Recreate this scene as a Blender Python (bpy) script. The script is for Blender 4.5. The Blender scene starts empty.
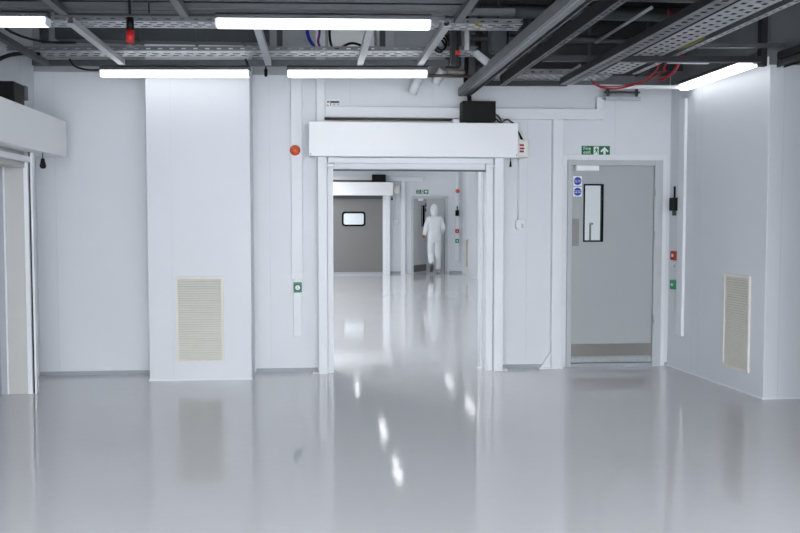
import bpy, bmesh, math, random
from mathutils import Vector, Matrix
random.seed(4)
sc = bpy.context.scene
C = sc.collection
PI = math.pi

# ------------------------------------------------------------------ materials
def mat(name, col, rough=.5, metal=0., noise=0., nscale=8., bump=0., spec=.5, coat=0., emit=None, estr=0., trans=0., ior=1.45, stretch=None):
    m = bpy.data.materials.new(name); m.use_nodes = True
    nt = m.node_tree; b = nt.nodes['Principled BSDF']
    b.inputs['Base Color'].default_value = (*col, 1)
    b.inputs['Roughness'].default_value = rough
    b.inputs['Metallic'].default_value = metal
    b.inputs['Specular IOR Level'].default_value = spec
    b.inputs['Coat Weight'].default_value = coat
    b.inputs['Transmission Weight'].default_value = trans
    b.inputs['IOR'].default_value = ior
    if emit:
        b.inputs['Emission Color'].default_value = (*emit, 1)
        b.inputs['Emission Strength'].default_value = estr
    if noise or bump:
        tc = nt.nodes.new('ShaderNodeTexCoord'); n = nt.nodes.new('ShaderNodeTexNoise')
        n.inputs['Scale'].default_value = nscale; n.inputs['Detail'].default_value = 5
        src = tc.outputs['Object']
        if stretch:
            mp = nt.nodes.new('ShaderNodeMapping'); mp.inputs['Scale'].default_value = stretch
            nt.links.new(src, mp.inputs['Vector']); src = mp.outputs['Vector']
        nt.links.new(src, n.inputs['Vector'])
        if noise:
            mr = nt.nodes.new('ShaderNodeMapRange')
            mr.inputs['From Min'].default_value = .3; mr.inputs['From Max'].default_value = .7
            mr.inputs['To Min'].default_value = 1 - noise; mr.inputs['To Max'].default_value = 1 + noise
            nt.links.new(n.outputs['Fac'], mr.inputs['Value'])
            mx = nt.nodes.new('ShaderNodeVectorMath'); mx.operation = 'SCALE'
            mx.inputs[0].default_value = col
            nt.links.new(mr.outputs['Result'], mx.inputs['Scale'])
            nt.links.new(mx.outputs['Vector'], b.inputs['Base Color'])
        if bump:
            bp = nt.nodes.new('ShaderNodeBump'); bp.inputs['Strength'].default_value = bump
            bp.inputs['Distance'].default_value = .01
            nt.links.new(n.outputs['Fac'], bp.inputs['Height']); nt.links.new(bp.outputs['Normal'], b.inputs['Normal'])
    return m

WALL = mat('wall_panel', (.72, .742, .775), .38, noise=.015, nscale=1.2)
WHITE = mat('white_powder_coat', (.90, .905, .92), .35, noise=.01, nscale=3)
POST = mat('white_painted_post', (.80, .815, .845), .4, noise=.01)
TRUNK = mat('white_pvc', (.79, .805, .835), .4, noise=.01)
JOINT = mat('panel_joint_sealant', (.62, .64, .68), .5, noise=.03)
UPPER = mat('upper_wall_shade', (.36, .38, .40), .7, noise=.05, nscale=6)  # shade of the ceiling void put into the upper wall colour
UPPERC = mat('pale_ceiling_board', (.52, .54, .56), .7, noise=.03)
UPPERD = mat('upper_wall_deep_shade', (.16, .17, .18), .7, noise=.05, nscale=6)  # deeper void shade as a wall colour
FLOOR = mat('grey_epoxy_floor', (.66, .665, .685), .07, noise=.015, nscale=.8, bump=.008, spec=.55, coat=.22)
BASE = mat('grey_kick_rail', (.37, .39, .42), .45, noise=.03)
CEIL = mat('dark_soffit', (.012, .014, .016), .7, noise=.15, nscale=2)
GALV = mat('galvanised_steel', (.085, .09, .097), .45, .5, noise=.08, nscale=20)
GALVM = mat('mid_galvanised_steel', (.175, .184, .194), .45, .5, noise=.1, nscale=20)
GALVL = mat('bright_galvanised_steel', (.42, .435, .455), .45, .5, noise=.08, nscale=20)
DSTEEL = mat('dark_painted_steel', (.025, .027, .03), .5, .3, noise=.1, nscale=10)
DUCT = mat('duct_sheet', (.06, .07, .075), .5, .4, noise=.08, nscale=4)
BLACK = mat('black_plastic', (.004, .004, .0045), .5, noise=.05, spec=.2)
RUBBER = mat('black_rubber', (.004, .004, .0045), .7, noise=.05, spec=.15)
DOOR = mat('grey_door_laminate', (.40, .42, .43), .4, noise=.01, nscale=2)
DFRAME = mat('grey_door_frame', (.50, .52, .54), .4, noise=.01)
DLEAFW = mat('pale_door_laminate', (.82, .84, .85), .4, noise=.01)
STEEL = mat('brushed_steel', (.27, .262, .252), .36, .75, noise=.05, nscale=30, stretch=(1, 1, 20))
CREAM = mat('cream_plastic', (.78, .76, .69), .45, noise=.02)
CREAMB = mat('grille_shadow_gap', (.30, .29, .26), .6, noise=.05)
JAMB = mat('cream_jamb', (.54, .54, .52), .5, noise=.03, nscale=3)
CURT = mat('grey_shutter_curtain', (.185, .185, .18), .5, noise=.03, nscale=2)
CURTL = mat('blue_grey_curtain', (.40, .42, .46), .5, noise=.03, nscale=2)
VINYL = mat('clear_vinyl', (.72, .78, .82), .2, noise=.05, nscale=6)
DIFF = mat('lit_diffuser', (.9, .9, .9), .4, noise=.01, emit=(.96, .98, 1.0), estr=3.2)
RED = mat('red_plastic', (.42, .012, .014), .4, noise=.03)
REDC = mat('red_cable', (.38, .012, .02), .5, noise=.05)
BLUEC = mat('blue_cable', (.02, .03, .45), .5, noise=.05)
PURP = mat('purple_cable', (.18, .03, .22), .5, noise=.05)
YELC = mat('yellow_green_earth', (.26, .25, .03), .5, noise=.05)
ORANGE = mat('orange_lens', (.75, .10, .015), .25, noise=.04, coat=.5)
GREEN = mat('sign_green', (.004, .16, .055), .45, noise=.03)
GREENP = mat('green_plastic', (.01, .30, .13), .4, noise=.03)
SIGNW = mat('sign_white', (.85, .87, .86), .45, noise=.01)
BLUE = mat('sign_blue', (.01, .05, .42), .45, noise=.03)
PINK = mat('label_pink', (.72, .35, .40), .5, noise=.05)
GREYL = mat('label_grey', (.55, .55, .58), .5, noise=.05)
BROWN = mat('brown_pipe', (.10, .075, .06), .5, noise=.1)
GLASS = mat('clear_glass', (.93, .97, .96), .02, noise=.005, trans=1., ior=1.3)
SUIT = mat('white_coverall', (.80, .82, .84), .75, noise=.03, nscale=12, bump=.35)
SKIN = mat('skin', (.42, .24, .17), .55, noise=.05)
SHOE = mat('dark_grey_shoe', (.09, .095, .105), .6, noise=.08)
SHOEL = mat('grey_overshoe', (.42, .44, .48), .6, noise=.05)

FLOOR.node_tree.nodes['Principled BSDF'].inputs['Coat Roughness'].default_value = .075
def orange_peel(m, scale, strength, dist):
    nt = m.node_tree; b = nt.nodes['Principled BSDF']
    tc = nt.nodes.new('ShaderNodeTexCoord'); n = nt.nodes.new('ShaderNodeTexNoise'); n.inputs['Scale'].default_value = scale; n.inputs['Detail'].default_value = 1
    bp = nt.nodes.new('ShaderNodeBump'); bp.inputs['Strength'].default_value = strength; bp.inputs['Distance'].default_value = dist
    nt.links.new(tc.outputs['Object'], n.inputs['Vector']); nt.links.new(n.outputs['Fac'], bp.inputs['Height'])
    old = b.inputs['Normal'].links
    if old: nt.links.new(old[0].from_socket, bp.inputs['Normal'])
    nt.links.new(bp.outputs['Normal'], b.inputs['Normal']); nt.links.new(bp.outputs['Normal'], b.inputs['Coat Normal'])
orange_peel(FLOOR, 14, .5, .0011)
# ------------------------------------------------------------------ mesh builder
class MB:
    def __init__(s): s.v = []; s.f = []; s.sm = []
    def add(s, vs, fs, smooth=False):
        n = len(s.v); s.v += [tuple(v) for v in vs]; s.f += [tuple(i + n for i in f) for f in fs]; s.sm += [smooth] * len(fs); return s
    def box(s, x0, x1, y0, y1, z0, z1):
        x0, x1 = sorted((x0, x1)); y0, y1 = sorted((y0, y1)); z0, z1 = sorted((z0, z1))
        return s.add([(x0, y0, z0), (x1, y0, z0), (x1, y1, z0), (x0, y1, z0), (x0, y0, z1), (x1, y0, z1), (x1, y1, z1), (x0, y1, z1)],
                     [(0, 3, 2, 1), (4, 5, 6, 7), (0, 1, 5, 4), (1, 2, 6, 5), (2, 3, 7, 6), (3, 0, 4, 7)])
    def obox(s, A, B, w, z0, z1, off=0.):
        """box along the ground line A-B, w wide, shifted off sideways"""
        a = Vector(A[:2]); b = Vector(B[:2]); d = (b - a).normalized(); n = Vector((-d.y, d.x))
        a = a + n * off; b = b + n * off; h = n * w / 2
        q = [a - h, b - h, b + h, a + h]
        return s.add([(*p, z0) for p in q] + [(*p, z1) for p in q], [(0, 3, 2, 1), (4, 5, 6, 7), (0, 1, 5, 4), (1, 2, 6, 5), (2, 3, 7, 6), (3, 0, 4, 7)])
    def section(s, A, B, poly):
        """extrude a closed cross-section (side, height) along A-B (3D, level)"""
        A = Vector(A); B = Vector(B); d = (B - A).normalized(); n = Vector((d.y, -d.x, 0)); k = len(poly)
        vs = [A + n * p[0] + Vector((0, 0, p[1])) for p in poly] + [B + n * p[0] + Vector((0, 0, p[1])) for p in poly]
        fs = [(i, (i + 1) % k, k + (i + 1) % k, k + i) for i in range(k)] + [tuple(range(k))[::-1], tuple(range(k, 2 * k))]
        return s.add(vs, fs)
    def channel(s, A, B, w, h, t=.006, lip=.012, up=False):
        """strut channel, open downwards unless up"""
        P = [(-w/2, 0), (-w/2 + lip, 0), (-w/2 + lip, t), (-w/2 + t, t), (-w/2 + t, h - t), (w/2 - t, h - t), (w/2 - t, t), (w/2 - lip, t), (w/2 - lip, 0), (w/2, 0), (w/2, h), (-w/2, h)]
        if up: P = [(p[0], h - p[1]) for p in P]
        return s.section(A, B, P)
    def cyl(s, p0, p1, r, n=16, r1=None, smooth=True):
        p0 = Vector(p0); p1 = Vector(p1); d = (p1 - p0).normalized(); r1 = r if r1 is None else r1
        u = d.orthogonal().normalized(); w = d.cross(u)
        vs = [p0 + (u * math.cos(2*PI*i/n) + w * math.sin(2*PI*i/n)) * r for i in range(n)] + [p1 + (u * math.cos(2*PI*i/n) + w * math.sin(2*PI*i/n)) * r1 for i in range(n)]
        s.add(vs, [(i, (i+1) % n, n + (i+1) % n, n + i) for i in range(n)], smooth)
        m = len(s.v) - 2*n
        s.f += [tuple(m + i for i in range(n))[::-1], tuple(m + n + i for i in range(n))]; s.sm += [False, False]
        return s
    def tube(s, pts, r, n=8, sub=5):
        P = [Vector(p) for p in pts]; Q = []
        for i in range(len(P) - 1):
            a, b, c, d = P[max(i-1, 0)], P[i], P[i+1], P[min(i+2, len(P)-1)]
            for k in range(sub):
                t = k / sub
                Q.append(.5 * ((2*b) + (c - a)*t + (2*a - 5*b + 4*c - d)*t*t + (3*b - a - 3*c + d)*t**3))
        Q.append(P[-1]); vs = []; u = None
        for i, q in enumerate(Q):
            d = (Q[min(i+1, len(Q)-1)] - Q[max(i-1, 0)]).normalized()
            u = d.orthogonal().normalized() if u is None else (u - d * u.dot(d)).normalized()
            w = d.cross(u)
            vs += [q + (u*math.cos(2*PI*k/n) + w*math.sin(2*PI*k/n)) * r for k in range(n)]
        fs = [(i*n + k, i*n + (k+1) % n, (i+1)*n + (k+1) % n, (i+1)*n + k) for i in range(len(Q)-1) for k in range(n)]
        s.add(vs, fs, True); m = len(s.v) - len(vs)
        s.f += [tuple(m + k for k in range(n))[::-1], tuple(m + len(vs) - n + k for k in range(n))]; s.sm += [False, False]
        return s
    def prism(s, poly, axis, a, b):
        """polygon in the two other axes, extruded along axis from a to b"""
        def pt(p, t): return {'x': (t, p[0], p[1]), 'y': (p[0], t, p[1]), 'z': (p[0], p[1], t)}[axis]
        k = len(poly)
        return s.add([pt(p, a) for p in poly] + [pt(p, b) for p in poly],
                     [(i, (i+1) % k, k + (i+1) % k, k + i) for i in range(k)] + [tuple(range(k))[::-1], tuple(range(k, 2*k))])
    def ring(s, outer, inner, axis, a, b):
        def pt(p, t): return {'x': (t, p[0], p[1]), 'y': (p[0], t, p[1]), 'z': (p[0], p[1], t)}[axis]
        k = len(outer)
        vs = [pt(p, a) for p in outer] + [pt(p, a) for p in inner] + [pt(p, b) for p in outer] + [pt(p, b) for p in inner]
        fs = []
        for i in range(k):
            j = (i+1) % k
            fs += [(i, j, k+j, k+i), (2*k+i, 3*k+i, 3*k+j, 2*k+j), (i, 2*k+i, 2*k+j, j), (k+i, k+j, 3*k+j, 3*k+i)]
        return s.add(vs, fs)
    def ball(s, c, r, n=16, sc=(1, 1, 1), half=None):
        bm = bmesh.new(); bmesh.ops.create_uvsphere(bm, u_segments=n, v_segments=n // 2, radius=r)
        vs = [Vector((v.co.x*sc[0] + c[0], v.co.y*sc[1] + c[1], v.co.z*sc[2] + c[2])) for v in bm.verts]
        fs = [tuple(v.index for v in f.verts) for f in bm.faces]; bm.free()
        return s.add(vs, fs, True)
    def build(s, name, m, parent=None, bevel=0., kind=None, seg=2):
        org = Vector((0, 0, 0))
        if parent is not None:
            q = parent
            while q is not None: org = org + q.location; q = q.parent
            loc = Vector((0, 0, 0))
        else:
            mn = [min(v[i] for v in s.v) for i in range(3)]; mx = [max(v[i] for v in s.v) for i in range(3)]
            org = loc = Vector(((mn[0]+mx[0])/2, (mn[1]+mx[1])/2, mn[2]))
        me = bpy.data.meshes.new(name)
        me.from_pydata([Vector(v) - org for v in s.v], [], s.f)
        bm = bmesh.new(); bm.from_mesh(me); bmesh.ops.recalc_face_normals(bm, faces=bm.faces); bm.to_mesh(me); bm.free()
        for p, q in zip(me.polygons, s.sm): p.use_smooth = q
        me.materials.append(m)
        o = bpy.data.objects.new(name, me); C.objects.link(o); o.location = loc; o.parent = parent
        if bevel:
            b = o.modifiers.new('bevel', 'BEVEL'); b.width = bevel; b.segments = seg; b.limit_method = 'ANGLE'; b.angle_limit = math.radians(40)
        if kind: o['kind'] = kind
        return o

def tag(o, label, cat, group=None, kind=None):
    o['label'] = label; o['category'] = cat
    if group: o['group'] = group
    if kind: o['kind'] = kind
    return o
def thing(name, label, cat, loc, group=None):
    o = bpy.data.objects.new(name, None); C.objects.link(o); o.location = loc; o.empty_display_size = .05
    return tag(o, label, cat, group)
def struct(name, mb, m, bevel=0., parent=None, label=None):
    o = mb.build(name, m, parent, bevel)
    if parent is None: o['kind'] = 'structure'
    if label: o['label'] = label
    return o
def copy_tree(o, parent=None):
    c = o.copy(); C.objects.link(c); c.parent = parent
    for ch in list(o.children): copy_tree(ch, c)
    return c
def rrect(x0, x1, z0, z1, r, n=5):
    P = []
    for cx, cz, a in ((x1-r, z1-r, 0), (x0+r, z1-r, 90), (x0+r, z0+r, 180), (x1-r, z0+r, 270)):
        for k in range(n+1):
            t = math.radians(a + 90*k/n); P.append((cx + r*math.cos(t), cz + r*math.sin(t)))
    return P
def circle(cx, cz, r, n=28): return [(cx + r*math.cos(2*PI*k/n), cz + r*math.sin(2*PI*k/n)) for k in range(n)]
def text(body, name, x, y, z, h, m, parent, align='LEFT', spacing=1.0):
    """flat lettering standing on a wall that faces -Y; h is the font size"""
    cu = bpy.data.curves.new(name, 'FONT'); cu.body = body; cu.size = h; cu.extrude = .0006; cu.align_x = align; cu.space_line = spacing; cu.resolution_u = 3
    t = bpy.data.objects.new('tmp', cu); C.objects.link(t); bpy.context.view_layer.update()
    me = bpy.data.meshes.new_from_object(t.evaluated_get(bpy.context.evaluated_depsgraph_get()))
    bpy.data.objects.remove(t); bpy.data.curves.remove(cu)
    org = Vector((0, 0, 0)); q = parent
    while q is not None: org = org + q.location; q = q.parent
    me.transform(Matrix.Translation(Vector((x, y, z)) - org) @ Matrix.Rotation(PI/2, 4, 'X'))
    me.materials.clear(); me.materials.append(m); me.name = name
    o = bpy.data.objects.new(name, me); C.objects.link(o); o.parent = parent
    return o

# ------------------------------------------------------------------ dimensions
W = 9.15          # face of the cross wall
WT = .13          # its thickness
FY = 24.9         # face of the far wall
CZ = 3.72         # soffit
LX = -2.72        # left wall
# ------------------------------------------------------------------ setting
struct('floor', MB().box(-4.2, 6.6, -10.2, 29.2, -.1, 0), FLOOR)
ceil = struct('ceiling', MB().box(-4.2, 6.6, -10.2, 29.2, CZ, CZ + .1), CEIL)
struct('ceiling_far', MB().box(LX, 4.09, 9.6, FY, 3.5, 3.56), UPPERC)
rb = MB()
for i in range(60):
    y = -9.8 + i * .32
    rb.box(-2.7, 6.4, y, y + .09, CZ - .05, CZ)
rb.build('decking_ribs', CEIL, ceil)

def cross_wall(name, Y, x0, x1, openings, joints):
    """wall facing -Y with openings (xa, xb, ztop) standing on the floor"""
    m = MB(); x = x0
    for a, b, zt in openings:
        m.box(x, a, Y, Y + WT, 0, CZ); m.box(a, b, Y, Y + WT, zt, CZ); x = b
    m.box(x, x1, Y, Y + WT, 0, CZ)
    w = struct(name, m, WALL)
    j = MB()
    for jx, z0, z1 in joints: j.box(jx - .0018, jx + .0018, Y - .0012, Y, z0, z1)
    j.build('panel_joint', JOINT, w)
    return w
SO = (.175, 1.695, 2.12)            # shutter opening
DO = (2.645, 3.60, 2.125)          # door opening
cross_wall('wall_back', W, LX - .2, 6.6, [SO, DO],
           [(-2.535, .06, CZ), (-.45, .06, CZ), (3.105, 2.19, CZ), (1.2, 2.5, CZ), (2.18, .06, 2.6), (.88, 2.7, CZ), (.36, 2.7, CZ)])
SF = (.30, 1.86, 2.12); DF = (2.72, 3.61, 2.12)
cross_wall('wall_far', FY, LX - .2, 4.3, [DF], [(3.17, 2.2, CZ), (2.3, .06, CZ), (3.80, .06, CZ)])
struct('wall_back_shade', MB().box(LX, -1.587, W - .012, W, 2.985, CZ).box(-.613, .015, W - .012, W, 2.985, CZ).box(.11, 1.55, W - .012, W, 2.985, CZ), UPPER)  # thin grey band painting the shade above the services
struct('wall_back_shade_dark', MB().box(1.551, 3.68, W - .012, W, 2.93, CZ), UPPERD)  # darker band, the void's shade painted on the wall
# kick rails
b = MB()
for a, c in ((LX, -1.60), (-.60, .02), (1.91, 2.41), (3.67, 3.70)): b.box(a, c, W - .012, W, 0, .038)
struct('baseboard_back', b, BASE)
b = MB()
for a, c in ((2.06, 2.37), (3.73, 4.09)): b.box(a, c, FY - .012, FY, 0, .06)
struct('baseboard_far', b, BASE)
# left wall with the opening of its own shutter
lw = MB()
lw.box(LX - .13, LX, 8.22, W, 0, CZ); lw.box(LX - .13, LX, 5.4, 8.22, 2.12, CZ); lw.box(LX - .13, LX, -10.1, 5.4, 0, CZ)
lw = struct('wall_left', lw, WALL)
j = MB()
for y in (8.74, 8.05): j.box(LX, LX + .0015, y - .003, y + .003, 2.15, CZ)
j.build('panel_joint', JOINT, lw)
# right wall: slightly splayed lining that ends in a corner
def splay(y): return 3.70 + (W - y) * (3.838 - 3.70) / (W - 7.36)
rw = MB().prism([(3.70, W), (3.838, 7.36), (6.6, 7.36), (6.6, W)], 'z', 0, CZ)
rw = struct('wall_right', rw, WALL, .006)
j = MB()
for y in (8.62, 8.50): j.prism([(splay(y) - .0015, y - .002), (splay(y) - .0015, y + .002), (splay(y), y + .002), (splay(y), y - .002)], 'z', .02, CZ)
j.box(3.965, 3.969, 7.3588, 7.36, 0, CZ)
j.build('panel_joint', JOINT, rw)
struct('wall_right_shade', MB().prism([(3.70, W - .013), (3.838, 7.36), (3.826, 7.348), (3.688, W - .013)], 'z', 2.93, CZ).box(3.826, 6.6, 7.348, 7.36, 2.855, CZ), UPPERD)  # side wall band, void shade given as dark colour
struct('trim_1', MB().prism([(3.70, W), (3.838, 7.36), (3.826, 7.348), (3.688, W)], 'z', 0, .012).box(3.826, 6.6, 7.348, 7.36, 0, .012), TRUNK)
struct('wall_added_partition', MB().box(3.45, 3.58, -10.1, 5.1, 0, CZ).box(3.58, 6.6, 4.97, 5.1, 0, CZ).box(6.6, 6.73, 4.97, 7.36, 0, CZ), WALL)  # unseen partition added to block lamp light, with walls closing the side passage
struct('wall_rear', MB().box(LX - .13, 6.73, -10.2, -10.1, 0, CZ), WALL)
struct('wall_far_right', MB().box(4.09, 4.22, W + WT, FY, 0, CZ).box(4.06, 4.09, 22.5, 24.2, 0, CZ), WALL)
struct('wall_far_left', MB().box(LX - .13, LX, W + WT, FY, 0, CZ), WALL)
# boxed-in duct that carries the grille
pier = struct('wall_pier', MB().box(-1.585, -.615, 8.74, W, 0, CZ), WALL, .004)
MB().box(-1.36, -1.3575, 8.7388, 8.74, 0.03, CZ).build('panel_joint', JOINT, pier)
MB().box(-1.593, -.607, 8.732, W - .013, 0, .014).build('floor_trim', TRUNK, pier)
# passage beyond the far door
struct('wall_passage', MB().box(2.0, 2.1, FY + WT, 28.6, 0, CZ).box(4.6, 4.7, FY + WT, 28.6, 0, CZ).box(2.0, 4.7, 28.5, 28.6, 0, CZ), WALL)

# ------------------------------------------------------------------ vent grilles
def louvres(m, u0, u1, z0, z1, n, put):
    for k in range(n):
        z = z0 + (k + .5) * (z1 - z0) / n; h = (z1 - z0) / n
        put(m, u0, u1, z, h)
g = thing('vent_grille', 'cream louvred vent grille low on the white boxed-in duct', 'vent', (-1.103, 8.74, .17))
gx0, gx1, gz0, gz1 = -1.33, -.878, .175, 1.0
MB().ring([(gx0, gz0), (gx1, gz0), (gx1, gz1), (gx0, gz1)], [(gx0+.025, gz0+.025), (gx1-.025, gz0+.025), (gx1-.025, gz1-.025), (gx0+.025, gz1-.025)], 'y', 8.722, 8.74).build('frame', CREAM, g, .003)
MB().box(gx0+.02, gx1-.02, 8.7375, 8.7395, gz0+.02, gz1-.02).build('backing', CREAMB, g)
m = MB()
for k in range(34):
    z = gz0 + .03 + k * (gz1 - gz0 - .06) / 33.6
    m.add([(gx0+.025, 8.7245, z), (gx1-.025, 8.7245, z), (gx1-.025, 8.7365, z+.017), (gx0+.025, 8.7365, z+.017), (gx0+.025, 8.7245, z-.0025), (gx1-.025, 8.7245, z-.0025), (gx1-.025, 8.7365, z+.0145), (gx0+.025, 8.7365, z+.0145)],
          [(0, 1, 2, 3), (4, 7, 6, 5), (0, 4, 5, 1), (3, 2, 6, 7), (0, 3, 7, 4), (1, 5, 6, 2)])
m.build('louvres', CREAM, g)
# the one on the splayed wall, seen at a slant
g = thing('vent_grille', 'cream louvred vent grille on the side wall near its outer corner', 'vent', (3.80, 7.83, .19))
ya, yb = 7.58, 8.02
d = Vector((splay(yb) - splay(ya), yb - ya, 0)).normalized(); nn = Vector((-d.y, d.x, 0)); A0 = Vector((splay(ya), ya, 0)); L = (yb - ya)
def sl(u, o, z): p = A0 + d*u + nn*o; return (p.x, p.y, z)
def slbox(m, u0, u1, o0, o1, z0, z1, tilt=0.):
    m.add([sl(u0, o0, z0+tilt), sl(u1, o0, z0+tilt), sl(u1, o1, z0), sl(u0, o1, z0), sl(u0, o0, z1+tilt), sl(u1, o0, z1+tilt), sl(u1, o1, z1), sl(u0, o1, z1)],
          [(0, 3, 2, 1), (4, 5, 6, 7), (0, 1, 5, 4), (1, 2, 6, 5), (2, 3, 7, 6), (3, 0, 4, 7)])
z0, z1 = .19, 1.05
m = MB()
for q in ((0, .025, z0, z1), (L-.025, L, z0, z1)): slbox(m, q[0], q[1], 0, .018, q[2], q[3])
for q in ((.025, L-.025, z0, z0+.025), (.025, L-.025, z1-.025, z1)): slbox(m, q[0], q[1], 0, .018, q[2], q[3])
m.build('frame', CREAM, g)
m = MB(); slbox(m, .02, L-.02, .0005, .0025, z0+.02, z1-.02); m.build('backing', CREAMB, g)
m = MB()
for k in range(35):
    z = z0 + .03 + k * (z1 - z0 - .06) / 34.6
    slbox(m, .025, L-.025, .0035, .0155, z-.0025, z, .017)
m.build('louvres', CREAM, g)

# ------------------------------------------------------------------ roller shutter doors
def foot(x0, x1, y0, y1): return MB().box(x0, x1, y0, y1, 0, .012)
def shutter_back():
    t = thing('roller_shutter', 'open roller shutter with white housing and black motor over the central doorway', 'shutter', (.98, W, 0))
    h = MB().box(-.055, 2.015, 8.85, W - .07, 2.163, 2.50).build('housing', WHITE, t, .006)
    for x in (-.04, 2.0): MB().cyl((x, 8.8485, 2.185), (x, 8.8505, 2.185), .006, 8).build('screw', GALV, h)
    MB().box(.03, .12, 8.95, W, 0, 2.163).build('post', POST, t, .004)
    MB().box(1.80, 1.895, 8.95, W, 0, 2.163).build('post', POST, t, .004)
    MB().box(.122, .182, 9.02, W - .001, 0, 2.163).build('guide_rail', TRUNK, t, .004)
    MB().box(1.725, 1.798, 9.01, W - .001, 0, 2.163).build('guide_rail', TRUNK, t, .004)
    MB().box(.13, 1.79, 8.985, 9.008, 2.105, 2.160).build('lintel_rail', POST, t, .003)
    MB().box(.184, 1.722, 9.03, 9.075, 2.045, 2.16).build('curtain', TRUNK, t, .008)
    MB().box(.184, 1.722, 9.022, 9.083, 2.03, 2.045).build('bottom_bar', GALV, t, .003)
    for x in (.155, 1.76): MB().box(x - .05, x + .05, 8.96, 9.005, 2.072, 2.09).build('stop_bracket', TRUNK, t, .002)
    MB().box(-.03, .029, 9.0, 9.12, 0, .014).build('base_plate', TRUNK, t, .002)
    MB().box(1.897, 1.96, 9.0, 9.12, 0, .014).box(1.897, 1.91, 9.05, 9.1, .014, .06).build('base_plate', TRUNK, t, .002)
    mo = MB().box(1.458, 1.792, 8.87, 9.06, 2.515, 2.718).build('motor', BLACK, t, .008)
    MB().box(1.50, 1.75, 8.88, 9.05, 2.50, 2.5149).build('motor_foot', BLACK, mo)
    MB().box(1.36, 1.42, 8.86, 9.0, 2.50, 2.535).build('bracket', TRUNK, t, .003)
    MB().tube([(1.792, 8.95, 2.60), (1.83, 8.93, 2.575), (1.87, 8.95, 2.53), (1.92, 8.93, 2.545), (1.96, 8.93, 2.52), (1.985, 8.92, 2.505)], .009).build('flex_conduit', GALV, t)
    MB().tube([(1.792, 8.97, 2.56), (1.82, 8.98, 2.55), (1.86, 8.99, 2.52), (1.9, 8.99, 2.51)], .007).build('flex_conduit', BLACK, t)
    MB().cyl((.1, 9.03, 2.545), (1.43, 9.03, 2.545), .012, 10).build('drive_shaft', BROWN, t)
    return t
shutter_back()
tag(MB().tube([(1.965, 8.97, 2.163), (1.965, 8.97, 2.13)], .004).cyl((1.965, 8.97, 2.075), (1.965, 8.97, 2.135), .013, 10, .007).build('pull_cord', BLACK),
    'short black pull cord under the housing of the central roller shutter', 'pull cord')

def shutter_left():
    t = thing('roller_shutter', 'roller shutter with cream jamb in the side wall, its housing cut by the picture edge', 'shutter', (-2.6, 6.8, 0))
    MB().box(LX + .001, -2.355, 5.2, 8.90, 2.14, 2.48).build('housing', WHITE, t, .006)
    MB().box(-2.704, -2.545, 8.20, 8.40, 0, 2.139).build('post', JAMB, t, .004)
    MB().box(-2.545, -2.505, 8.195, 8.30, 0, 2.139).build('guide_rail', POST, t, .003)
    MB().box(-2.505, -2.487, 8.22, 8.28, 0, 2.139).build('guide_slot', DSTEEL, t)
    MB().box(-2.487, -2.470, 8.20, 8.26, 0, 2.139).build('guide_rail', POST, t, .002)
    MB().box(LX - .129, LX - .0005, 8.195, 8.2195, 0, 2.118).build('reveal_shade_strip', CURTL, t)  # grey lining added over the wall reveal to make it dark
    MB().box(LX + .0005, -2.7045, 8.19, 8.40, 0, 2.139).build('jamb_trim', TRUNK, t, .003)
    MB().box(-2.525, -2.485, 5.3, 8.198, 2.05, 2.10).build('lintel_rail', POST, t, .004)
    MB().box(-2.68, -2.53, 5.3, 8.198, 2.0, 2.139).build('lintel', JAMB, t, .004)
    MB().box(LX - .09, LX - .05, 5.42, 8.21, 0, 2.118).build('curtain', CURTL, t, .004)
    mo = MB().box(-2.71, -2.415, 7.60, 7.86, 2.4815, 2.668).build('motor', BLACK, t, .008)
    MB().box(-2.46, -2.405, 7.862, 7.93, 2.55, 2.67).build('terminal_box', GALV, mo, .006)
shutter_left()
tag(MB().tube([(-2.405, 8.30, 2.139), (-2.405, 8.30, 2.09)], .004).prism([(-2.417, 2.09), (-2.393, 2.09), (-2.378, 2.02), (-2.39, 2.0), (-2.42, 2.0), (-2.432, 2.02)], 'y', 8.29, 8.31).build('pull_cord', BLACK),
    'black pull cord with triangular handle under the side wall shutter housing', 'pull cord')

def shutter_far():
    t = thing('roller_shutter', 'closed roller shutter with grey curtain and small window in the far room', 'shutter', (1.2, FY, 0))
    MB().box(.2, 2.13, FY - .35, FY - .07, 2.16, 2.52).build('housing', WHITE, t, .006)
    MB().box(1.955, 2.05, FY - .22, FY, 0, 2.16).build('post', POST, t, .004)
    MB().box(.22, .30, FY - .22, FY, 0, 2.16).build('post', POST, t, .004)
    MB().box(1.86, 1.953, FY - .15, FY, 0, 2.16).build('guide_rail', TRUNK, t, .004)
    MB().box(.302, .36, FY - .15, FY, 0, 2.16).build('guide_rail', TRUNK, t, .004)
    cu = MB().box(.362, 1.858, FY - .08, FY - .06, .012, 2.158).build('curtain', CURT, t)
    j = MB()
    for z in (.42, .86, 1.27, 1.75): j.box(.362, 1.858, FY - .0815, FY - .08, z, z + .008)
    j.build('seam', CURT, cu)
    MB().box(.362, 1.858, FY - .095, FY - .05, 0, .05).build('bottom_bar', BASE, t, .004)
    MB().box(.362, 1.858, FY - .10, FY - .05, 2.07, 2.158).build('lintel_rail', GALV, t, .004)
    w = MB().ring(rrect(.735, 1.385, 1.315, 1.72, .08), rrect(.785, 1.335, 1.365, 1.67, .05), 'y', FY - .09, FY - .08).build('window_gasket', RUBBER, t)
    MB().prism(rrect(.785, 1.335, 1.365, 1.67, .05), 'y', FY - .086, FY - .0815).build('pane', VINYL, w)
    mo = MB().box(1.56, 1.93, FY - .33, FY - .1, 2.52, 2.73).build('motor', BLACK, t, .008)
    MB().cyl((.3, FY - .14, 2.56), (1.56, FY - .14, 2.56), .02, 10).build('drive_shaft', BROWN, t)
shutter_far()
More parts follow.
